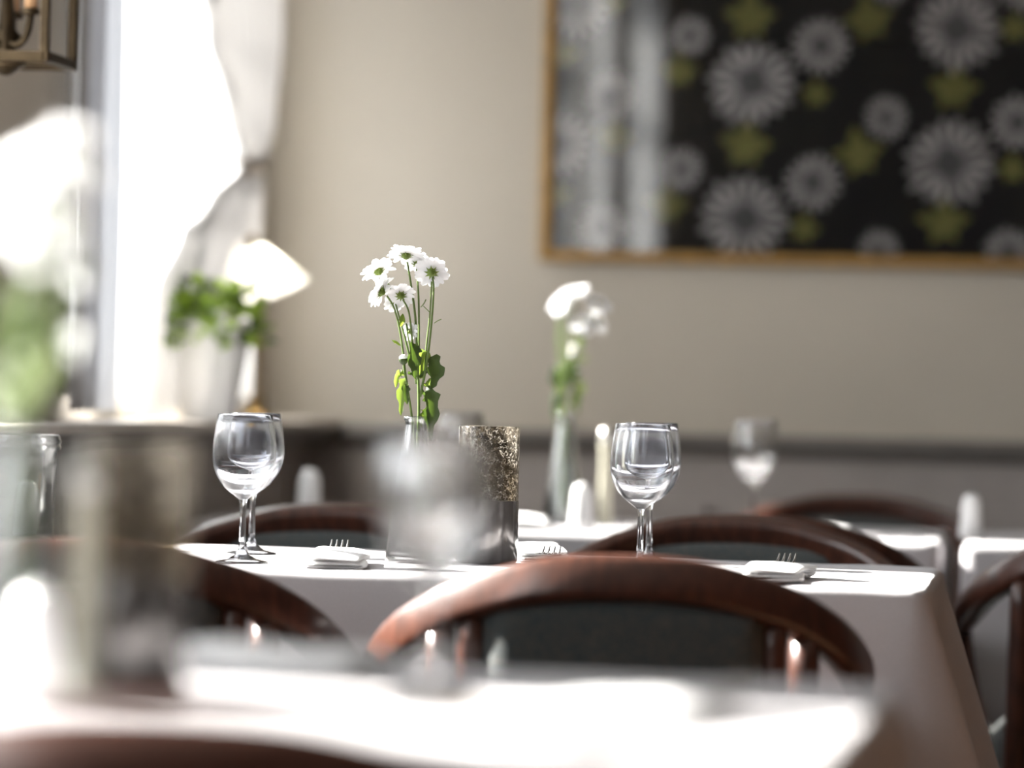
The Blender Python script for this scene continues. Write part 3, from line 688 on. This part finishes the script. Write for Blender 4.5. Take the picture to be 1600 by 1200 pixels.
for i in range(9):
    a = i * 0.17 - 0.25; x_, y_ = JX + 0.036 * cos(a), JY + 0.036 * sin(a)
    if tp0 is None:
        tp0 = MB().tube([(0, 0, 0), (0.0004, 0, 0.004), (0.001, 0, 0.074), (0.0012, 0, 0.080)], [0.0004, 0.0013, 0.0013, 0.0004], 6, 1).build('toothpick', pmat('toothpick_wood', (0.62, 0.45, 0.32), 0.7))
        tag(tp0, 'pale toothpick standing in the glass jar', 'toothpick', 'toothpicks in the glass jar'); o = tp0
    else: o = tp0.copy(); COL.objects.link(o)
    o.location = (x_, y_, TZ + 0.0138); o.rotation_euler = (random.uniform(-.04, .04), random.uniform(-.02, .09), a)

# ------------------------------------------------------------------ flowers
def axis_mat(c, ax, spin=0.0):
    return Matrix.Translation(c) @ Vector((0, 0, 1)).rotation_difference(Vector(ax).normalized()).to_matrix().to_4x4() @ Matrix.Rotation(spin, 4, 'Z')
def head(parent, c, ax, r, cup=0.25, seed=0):
    rnd = random.Random(seed); b_ = MB()
    for lay, (n, k_, up) in enumerate(((19, 1.0, cup), (15, 0.80, cup + 0.28))):
        for i in range(n):
            a = 2 * pi * (i + lay * 0.5) / n + rnd.uniform(-.1, .1); rr = r * k_ * rnd.uniform(0.86, 1.06); w = r * 0.18 * rnd.uniform(0.85, 1.15); dr = rnd.uniform(-0.22, 0.18)
            vs, fs = [], []
            for j, t in enumerate((0.12, 0.35, 0.62, 0.85, 1.0)):
                ww = w * (0.45, 0.85, 1.1, 0.95, 0.4)[j]; z_ = rr * (up * t + (dr - 0.25) * t * t)
                for s_ in (-1, 0, 1):
                    x_, y_ = rr * t, s_ * ww
                    vs.append((x_ * cos(a) - y_ * sin(a), x_ * sin(a) + y_ * cos(a), z_ + (0.10 * w if s_ else -0.1 * w)))
            for j in range(4):
                for s_ in (0, 1): fs.append((j * 3 + s_, j * 3 + s_ + 1, (j + 1) * 3 + s_ + 1, (j + 1) * 3 + s_))
            b_.add(vs, fs)
    b_.lathe([(0.28 * r, 0.05 * r), (0.22 * r, 0.14 * r), (0.1 * r, 0.19 * r), (0, 0.2 * r)], 12, k=1)
    mx = axis_mat(c, ax, rnd.uniform(0, 6))
    h_ = b_.xform(mx).build('flower_head', [M['petal'], M['disc']], parent)
    q = MB(); q.lathe([(0, -0.24 * r), (0.10 * r, -0.22 * r), (0.22 * r, -0.08 * r), (0.26 * r, 0.03 * r)], 10)
    for i in range(9):
        a = 2 * pi * i / 9; ca, sa = cos(a), sin(a)
        q.add([(0.2 * r * ca - .07 * r * sa, 0.2 * r * sa + .07 * r * ca, -0.09 * r), (0.2 * r * ca + .07 * r * sa, 0.2 * r * sa - .07 * r * ca, -0.09 * r), (0.46 * r * ca, 0.46 * r * sa, -0.02 * r)], [(0, 1, 2)])
    q.xform(mx).build('calyx', M['calyx'], h_)
def leaf(parent, pts, w, mat='leaf', lobes=3, twist=0.0, name='leaf'):
    """jagged leaf along a midrib through pts, width w"""
    P = [Vector(p) for p in pts]; n = 14; mid = []
    for i in range(n + 1):
        t = i / n * (len(P) - 1); k_ = min(int(t), len(P) - 2); f = t - k_
        p0, p1, p2, p3 = P[max(k_ - 1, 0)], P[k_], P[k_ + 1], P[min(k_ + 2, len(P) - 1)]
        mid.append(0.5 * ((2 * p1) + (p2 - p0) * f + (2 * p0 - 5 * p1 + 4 * p2 - p3) * f * f + (3 * p1 - p0 - 3 * p2 + p3) * f ** 3))
    vs, fs = [], []
    for i, p in enumerate(mid):
        t = i / n; d = (mid[min(i + 1, n)] - mid[max(i - 1, 0)]).normalized()
        sd = RIGHT * cos(twist) + FWD * sin(twist); sd = (sd - d * sd.dot(d)).normalized(); nn = d.cross(sd)
        ww = w * (sin(pi * min(1, t * 1.02) ** 0.8) ** 0.8 if 0 < t < 1 else 0.04) * (1 + 0.32 * (1 if (i * lobes * 2 // n) % 2 else -0.5)) * 0.5
        vs += [p - sd * ww + nn * ww * 0.45, p - sd * ww * 0.5 + nn * ww * 0.1, p, p + sd * ww * 0.5 + nn * ww * 0.1, p + sd * ww + nn * ww * 0.45]
    for i in range(n):
        for s_ in range(4): fs.append((i * 5 + s_, i * 5 + s_ + 1, (i + 1) * 5 + s_ + 1, (i + 1) * 5 + s_))
    return MB().add(vs, fs).build(name, M[mat], parent)
D0 = 4.68; ORI = Vector((VF[0], VF[1], TZ))
def fp(px, py, dd=0.0): return spot(px, py, D0 + dd) - ORI
def ax_(r_, u_, f_): return RIGHT * r_ + UP * u_ + FWD * f_
def spr(pts, w0, w1): return [w0 + (w1 - w0) * i / (len(pts) - 1) for i in range(len(pts))]
U = D0 / FPX
sp1 = thing('chrysanthemum_spray', 'main spray of white chrysanthemums in the focused vase, tallest stem', 'flower', ORI, 0, 'white chrysanthemums in the vases')
st = MB()
for pts, a, b_ in (
    ([(645, 850), (650, 780, -.002), (652, 700), (654, 640), (653, 590), (651, 540), (648, 490), (641, 440), (636, 409)], 2.6, 1.5),
    ([(653, 590, .004), (654, 540, .006), (654, 480, .008), (652, 440, .01), (650, 420, .012)], 1.8, 1.3),
    ([(656, 620), (664, 580, -.002), (670, 540, -.004), (675, 490, -.004), (677, 450, -.004), (675, 433, -.004)], 2.0, 1.4),
    ([(663, 585, .002), (666, 540, .006), (671, 495, .008), (673, 460, .006), (674, 440, .002)], 1.5, 1.2),
    ([(652, 590), (645, 565), (638, 530), (634, 505), (638, 518)], 1.4, 1.0),
    ([(650, 600, -.003), (646, 560, -.004), (641, 505, -.004), (637, 483, -.004), (629, 468, -.004)], 1.6, 1.3),
    ([(657, 480, .008), (662, 474, .006), (665, 468, .004)], 0.8, 0.9), ([(671, 488, .004), (665, 482), (661, 478)], 0.8, 0.6), ([(678, 505, -.004), (684, 501, -.006), (689, 499, -.008)], 0.7, 0.7)):
    q = [fp(*p) for p in pts]; st.tube(q, [w * U for w in spr(q, a, b_)], 8, 4)
st.build('stem', M['stem'], sp1)
for i, (px, py, r_, ax, dd) in enumerate(((634, 399, 29, ax_(0.02, 0.92, 0.42), 0), (652, 413, 24, ax_(0.25, 0.7, 0.7), .014), (674, 426, 28, ax_(0.10, 0.42, 0.9), -.003), (626, 462, 24, ax_(-0.12, 0.55, 0.8), -.003), (640, 518, 15, ax_(0.6, 0.2, 0.75), 0))):
    head(sp1, fp(px, py, dd), ax, r_ * U, 0.3, 11 + i)
leaf(sp1, [fp(653, 540), fp(646, 548, -.008), fp(645, 572, -.010), fp(648, 592, -.008)], 20 * U, 'leaf', 3, 0.5)
leaf(sp1, [fp(655, 545), fp(661, 556, .004), fp(660, 580, .004), fp(656, 592, .002)], 17 * U, 'leaf_light', 2, 0.2)
leaf(sp1, [fp(668, 562), fp(676, 568), fp(679, 588, -.004), fp(673, 608, -.006)], 24 * U, 'leaf', 3, 0.3)
leaf(sp1, [fp(657, 615), fp(666, 612), fp(674, 628), fp(672, 660, -.004), fp(673, 690, -.004)], 24 * U, 'leaf', 4, 0.2)
leaf(sp1, [fp(658, 598), fp(666, 604), fp(670, 597), fp(676, 590)], 10 * U, 'leaf_light', 2, 0.6)
leaf(sp1, [fp(656, 640), fp(664, 642), fp(661, 656), fp(658, 668)], 11 * U, 'leaf_light', 3, -0.3)
leaf(sp1, [fp(651, 588), fp(642, 582), fp(637, 585)], 7 * U, 'leaf', 1, 0.2); leaf(sp1, [fp(654, 590), fp(662, 584), fp(668, 582)], 7 * U, 'leaf', 1, 0.2)
sp2 = thing('chrysanthemum_sprig', 'left stem of white chrysanthemums in the focused vase, with a grey bud', 'flower', ORI, 0, 'white chrysanthemums in the vases')
st = MB()
for pts, a, b_ in (
    ([(649, 850, .006), (650, 780, .005), (649, 700, -.004), (643, 650, -.008), (637, 610, -.008), (632, 575, -.008), (628, 540, -.008), (622, 505, -.008), (614, 478, -.008), (604, 462, -.008)], 2.0, 1.4),
    ([(640, 560, -.003), (634, 535, -.003), (626, 505, .0), (619, 480, .004), (610, 450, .01), (597, 433, .012)], 1.5, 1.2),
    ([(636, 600, -.008), (632, 585, -.009), (630, 570, -.009)], 1.4, 1.2)):
    q = [fp(*p) for p in pts]; st.tube(q, [w * U for w in spr(q, a, b_)], 8, 4)
st.build('stem', M['stem'], sp2)
for i, (px, py, r_, ax, dd) in enumerate(((591, 424, 28, ax_(-0.42, 0.78, 0.45), .012), (595, 456, 29, ax_(-0.86, 0.40, 0.30), -.009), (615, 472, 18, ax_(-0.5, 0.3, 0.8), .008))):
    head(sp2, fp(px, py, dd), ax, r_ * U, 0.3, 31 + i)
bd = MB(); bd.lathe([(0, -7 * U), (4 * U, -6 * U), (7 * U, -1 * U), (6.5 * U, 4 * U), (3 * U, 7 * U), (0, 7.5 * U)], 10); bd.xform(axis_mat(fp(630, 561, -.009), ax_(-0.1, 1, -0.1))).build('bud', M['petal'], sp2)
bd = MB(); bd.lathe([(0, -8 * U), (4.5 * U, -6.5 * U), (7.4 * U, -1 * U), (7.0 * U, 2 * U)], 10); bd.xform(axis_mat(fp(630, 562, -.009), ax_(-0.1, 1, -0.1))).build('bud_cup', M['leaf'], sp2)
leaf(sp2, [fp(633, 586, -.008), fp(625, 582, -.01), fp(619, 590, -.01), fp(618, 606, -.01)], 11 * U, 'leaf_light', 2, 0.3)
leaf(sp2, [fp(635, 592, -.008), fp(631, 600, -.006), fp(628, 625, -.004), fp(626, 650, -.004)], 15 * U, 'leaf_light', 3, -0.4)
leaf(sp2, [fp(636, 600, -.008), fp(633, 612, -.012), fp(636, 632, -.014)], 11 * U, 'leaf', 2, 0.2)
leaf(sp2, [fp(624, 510, -.006), fp(628, 501, -.004), fp(629, 490, -.002)], 9 * U, 'leaf_light', 1, 0.3)
leaf(sp2, [fp(626, 540, -.008), fp(618, 533, -.008), fp(611, 531, -.008)], 7 * U, 'leaf_light', 1, 0.6)
def bouquet(src, loc, rz_, label, sc_=1.0):
    return dup(src, (loc[0], loc[1], TZ), rz_, label, None, sc_)
VB, VG = VBG, VFG
bouquet(sp1, VB, 2.6, 'blurred spray of white chrysanthemums in the rear vase')
bouquet(sp2, VB, 3.0, 'blurred second stem of white chrysanthemums in the rear vase')
ORG = Vector((VG[0], VG[1], TZ)); UG = 2.58 / FPX
def fg_spray(name, label, heads, leaves, seed):
    t = thing(name, label, 'flower', ORG, 0, 'white chrysanthemums in the vases'); rnd = random.Random(seed)
    st_ = MB(); nk = Vector((rnd.uniform(-.005, .005), rnd.uniform(-.005, .005), 0.17))
    for i, (px, py, r_, dd, r2, u2, f2) in enumerate(heads):
        c = spot(px, py, 2.58 + dd) - ORG; ax = ax_(r2, u2, f2).normalized()
        e_ = c - ax * r_ * UG * 0.22; mid = nk.lerp(e_, 0.55) + Vector((rnd.uniform(-.008, .008), rnd.uniform(-.008, .008), -0.01))
        st_.tube([(nk.x * -1.5, nk.y * 1.5, 0.012), nk, mid, e_ - ax * 0.012, e_], [0.0014, 0.0013, 0.0011, 0.0009, 0.0009], 8, 4)
    st_.build('stem', M['stem'], t)
    for i, (px, py, r_, dd, r2, u2, f2) in enumerate(heads):
        head(t, spot(px, py, 2.58 + dd) - ORG, ax_(r2, u2, f2), r_ * UG, 0.3, seed + i)
    for (pts, w, mt_, tw) in leaves:
        leaf(t, [spot(px, py, 2.58 + dd) - ORG for px, py, dd in pts], w * UG, mt_, 3, tw)
    return t
fg_spray('chrysanthemum_spray', 'large blurred chrysanthemum spray in the foreground vase, upper blossoms',
    [(30, 268, 50, 0.0, -.2, .8, .5), (66, 244, 50, .02, -.3, .8, .4), (108, 218, 48, -.02, .1, .9, .3), (128, 268, 46, .03, .5, .7, .4), (12, 300, 50, .04, -.5, .6, .5), (88, 300, 48, -.04, .2, .5, .8)],
    [([(30, 610, .0), (20, 560, .02), (12, 500, .02), (6, 450, .02)], 52, 'leaf_pale', .3), ([(36, 640, 0), (60, 600, -.02), (72, 560, -.03), (70, 515, -.03)], 46, 'leaf_pale', .5)], 51)
fg_spray('chrysanthemum_spray', 'large blurred chrysanthemum spray in the foreground vase, lower blossoms hanging right',
    [(22, 350, 48, .02, -.4, .5, .7), (100, 345, 46, 0.0, .5, .4, .7), (60, 395, 44, -.03, 0, .4, .9), (122, 420, 42, .02, .7, .2, .6), (112, 535, 30, .0, .8, -.1, .5)],
    [([(34, 600, .0), (44, 540, .01), (40, 480, .02), (30, 440, .03)], 50, 'leaf_pale', -.3), ([(30, 650, 0), (10, 620, .02), (2, 570, .03), (0, 520, .03)], 50, 'leaf_pale', .2), ([(36, 650, 0), (54, 640, -.01), (64, 625, -.02), (72, 640, -.02)], 30, 'leaf_pale', .4)], 71)
# ------------------------------------------------------------------ things on the window ledge
bx, by = -1.384, 6.235
bk = thing('flower_pot', 'tall white flower pot on the window ledge, filled with a bright green plant', 'flower pot', (bx, by, LZ))
bp = [(0, 0), (0.041, 0), (0.044, 0.003)] + [(0.044 + 0.027 * i / 14 + (0.0012 if i % 2 else 0), 0.004 + 0.155 * i / 14) for i in range(15)] + [(0.0735, 0.162), (0.0705, 0.164), (0.068, 0.160), (0.066, 0.14), (0, 0.138)]
MB().lathe(bp, 32).build('pot', M['ceramic'], bk)
fo = MB()
for i in range(560):
    a = random.uniform(0, 2 * pi); e_ = random.uniform(-0.12, 1.2); r_ = random.uniform(0.05, 0.095)
    p = Vector((cos(a) * cos(e_) * r_ * 0.95, sin(a) * cos(e_) * r_ * 1.15, 0.150 + sin(e_) * r_ * 0.95 - (random.uniform(-0.005, 0.03) if e_ < 0.35 else 0)))
    d = Vector((cos(a), sin(a), random.uniform(-0.5, 0.9))).normalized(); sd = d.cross(Vector((random.uniform(-1, 1), random.uniform(-1, 1), 1))).normalized(); l = random.uniform(0.018, 0.032)
    fo.add([p, p + d * l * 0.5 + sd * l * 0.36, p + d * l, p + d * l * 0.5 - sd * l * 0.36], [(0, 1, 2, 3)], random.choice((0, 1, 1, 1)))
M['leaf_bright'] = leafmat('leaf_bright', (0.24, 0.36, 0.06), 0.45, (0.5, 0.68, 0.1), 0.3)
tag(fo.build('foliage', [M['leaf'], M['leaf_bright']], bk), kind='stuff')

lx, ly = -1.385, 6.62
lamp = thing('table_lamp', 'small brass table lamp with tilted white cone shade on the window ledge', 'lamp', (lx, ly, LZ))
MB().lathe([(0, 0), (0.036, 0), (0.038, 0.004), (0.034, 0.010), (0.014, 0.016), (0.009, 0.026), (0.013, 0.034), (0.009, 0.042), (0, 0.044)], 24).build('base', M['brass'], lamp)
apex = spot(397, 384, 6.80) - Vector((lx, ly, LZ))
tilt = ax_(0.33, -0.92, -0.12).normalized()
MB().tube([(0, 0, 0.04), (0, 0, 0.15), (-0.004, 0, 0.25), apex + Vector((-0.01, 0, 0.012)), apex + tilt * 0.02], [0.0045] * 5, 8, 5).build('stem', M['brass'], lamp)
sq = MB(); sq.lathe([(0.010, 0), (0.020, 0.008), (0.034, 0.030), (0.052, 0.056), (0.073, 0.084), (0.0735, 0.086), (0.0715, 0.085), (0.050, 0.057), (0.032, 0.031), (0.018, 0.010), (0.009, 0.002)], 36)
sq.xform(axis_mat(apex, tilt)).build('shade', M['shade'], lamp)
sq = MB(); sq.lathe([(0, -0.022), (0.007, -0.019), (0.009, -0.012), (0.006, -0.006), (0.012, 0.0), (0.012, 0.006), (0, 0.007)], 14)
sq.xform(axis_mat(apex, tilt)).build('finial', M['brass'], lamp)

bc = apex + tilt * 0.055
bb = MB(); bb.lathe([(0, -0.030), (0.009, -0.028), (0.010, -0.012), (0.016, 0.002), (0.016, 0.010), (0.010, 0.018), (0, 0.021)], 16); bb.xform(axis_mat(bc, tilt))
bm_, bnt, bb_, bo_ = nodes('added_shade_glow'); bb_.inputs['Base Color'].default_value = (0.9, 0.9, 0.85, 1); bb_.inputs['Emission Color'].default_value = (1.0, 0.93, 0.82, 1); bb_.inputs['Emission Strength'].default_value = 90  # unseen glowing bulb, added to brighten the shade that the curtain keeps dark
bb.build('added_bulb', bm_, lamp)

# ------------------------------------------------------------------ brass lantern on the left wall
lc = spot(10, 60, 5.20); lzb = spot(60, 104, 5.2).z
lan = thing('wall_lantern', 'square brass lantern with candle arms in the top left corner, on the wall', 'lantern', (lc.x, lc.y, lzb))
hw, LH = 0.073, 0.36
for sx in (-1, 1):
    for sy in (-1, 1):
        MB().box((sx * hw - 0.006, sy * hw - 0.006, 0), (sx * hw + 0.006, sy * hw + 0.006, LH), bev=0.0015).build('post', M['shaded_brass'], lan, smooth=False)
for z_ in (0.0, LH - 0.014):
    for sx in (-1, 1):
        MB().box((sx * hw - 0.0075, -hw, z_), (sx * hw + 0.0075, hw, z_ + 0.014), bev=0.002).build('frame_bar', M['shaded_brass'], lan, smooth=False)
        MB().box((-hw, sx * hw - 0.0075, z_), (hw, sx * hw + 0.0075, z_ + 0.014), bev=0.002).build('frame_bar', M['shaded_brass'], lan, smooth=False)
MB().box((-hw, -0.006, 0.002), (hw, 0.006, 0.010)).build('cross_bar', M['shaded_brass'], lan, smooth=False)
MB().lathe([(0, -0.014), (0.008, -0.012), (0.022, -0.002), (0.030, 0.004), (0.016, 0.014), (0.010, 0.03), (0.020, 0.04), (0.012, 0.05), (0.008, 0.10), (0, 0.10)], 20).build('bottom_cup', M['shaded_brass'], lan)
for i in range(3):
    a = 2 * pi * i / 3 - 0.45
    am = MB().tube([(0, 0, 0.036), (0.020 * cos(a), 0.020 * sin(a), 0.028), (0.036 * cos(a), 0.036 * sin(a), 0.042), (0.042 * cos(a), 0.042 * sin(a), 0.068)], [0.007, 0.006, 0.005, 0.005], 8, 4)
    am.lathe([(0, 0.066), (0.013, 0.068), (0.014, 0.074), (0.011, 0.076), (0, 0.076)], 14, (0.042 * cos(a), 0.042 * sin(a), 0)); am = am.build('candle_arm', M['shaded_brass'], lan)
    MB().lathe([(0, 0.075), (0.009, 0.075), (0.009, 0.165), (0.003, 0.17), (0, 0.17)], 14, (0.042 * cos(a), 0.042 * sin(a), 0)).build('candle_sleeve', M['candle_wax'], am)
MB().tube([(0, 0, LH - 0.01), (0, 0, LH + 0.06), (-0.03, 0, LH + 0.10), (LW - lc.x, 0, LH + 0.10)], 0.007, 8, 4).build('wall_bracket', M['shaded_brass'], lan)
tp = MB()
tp.add([(-hw, -hw, LH), (hw, -hw, LH), (hw, hw, LH), (-hw, hw, LH), (-0.015, -0.015, LH + 0.05), (0.015, -0.015, LH + 0.05), (0.015, 0.015, LH + 0.05), (-0.015, 0.015, LH + 0.05)], [(0, 1, 5, 4), (1, 2, 6, 5), (2, 3, 7, 6), (3, 0, 4, 7), (4, 5, 6, 7), (0, 3, 2, 1)])
tp.build('roof', M['shaded_brass'], lan, smooth=False)
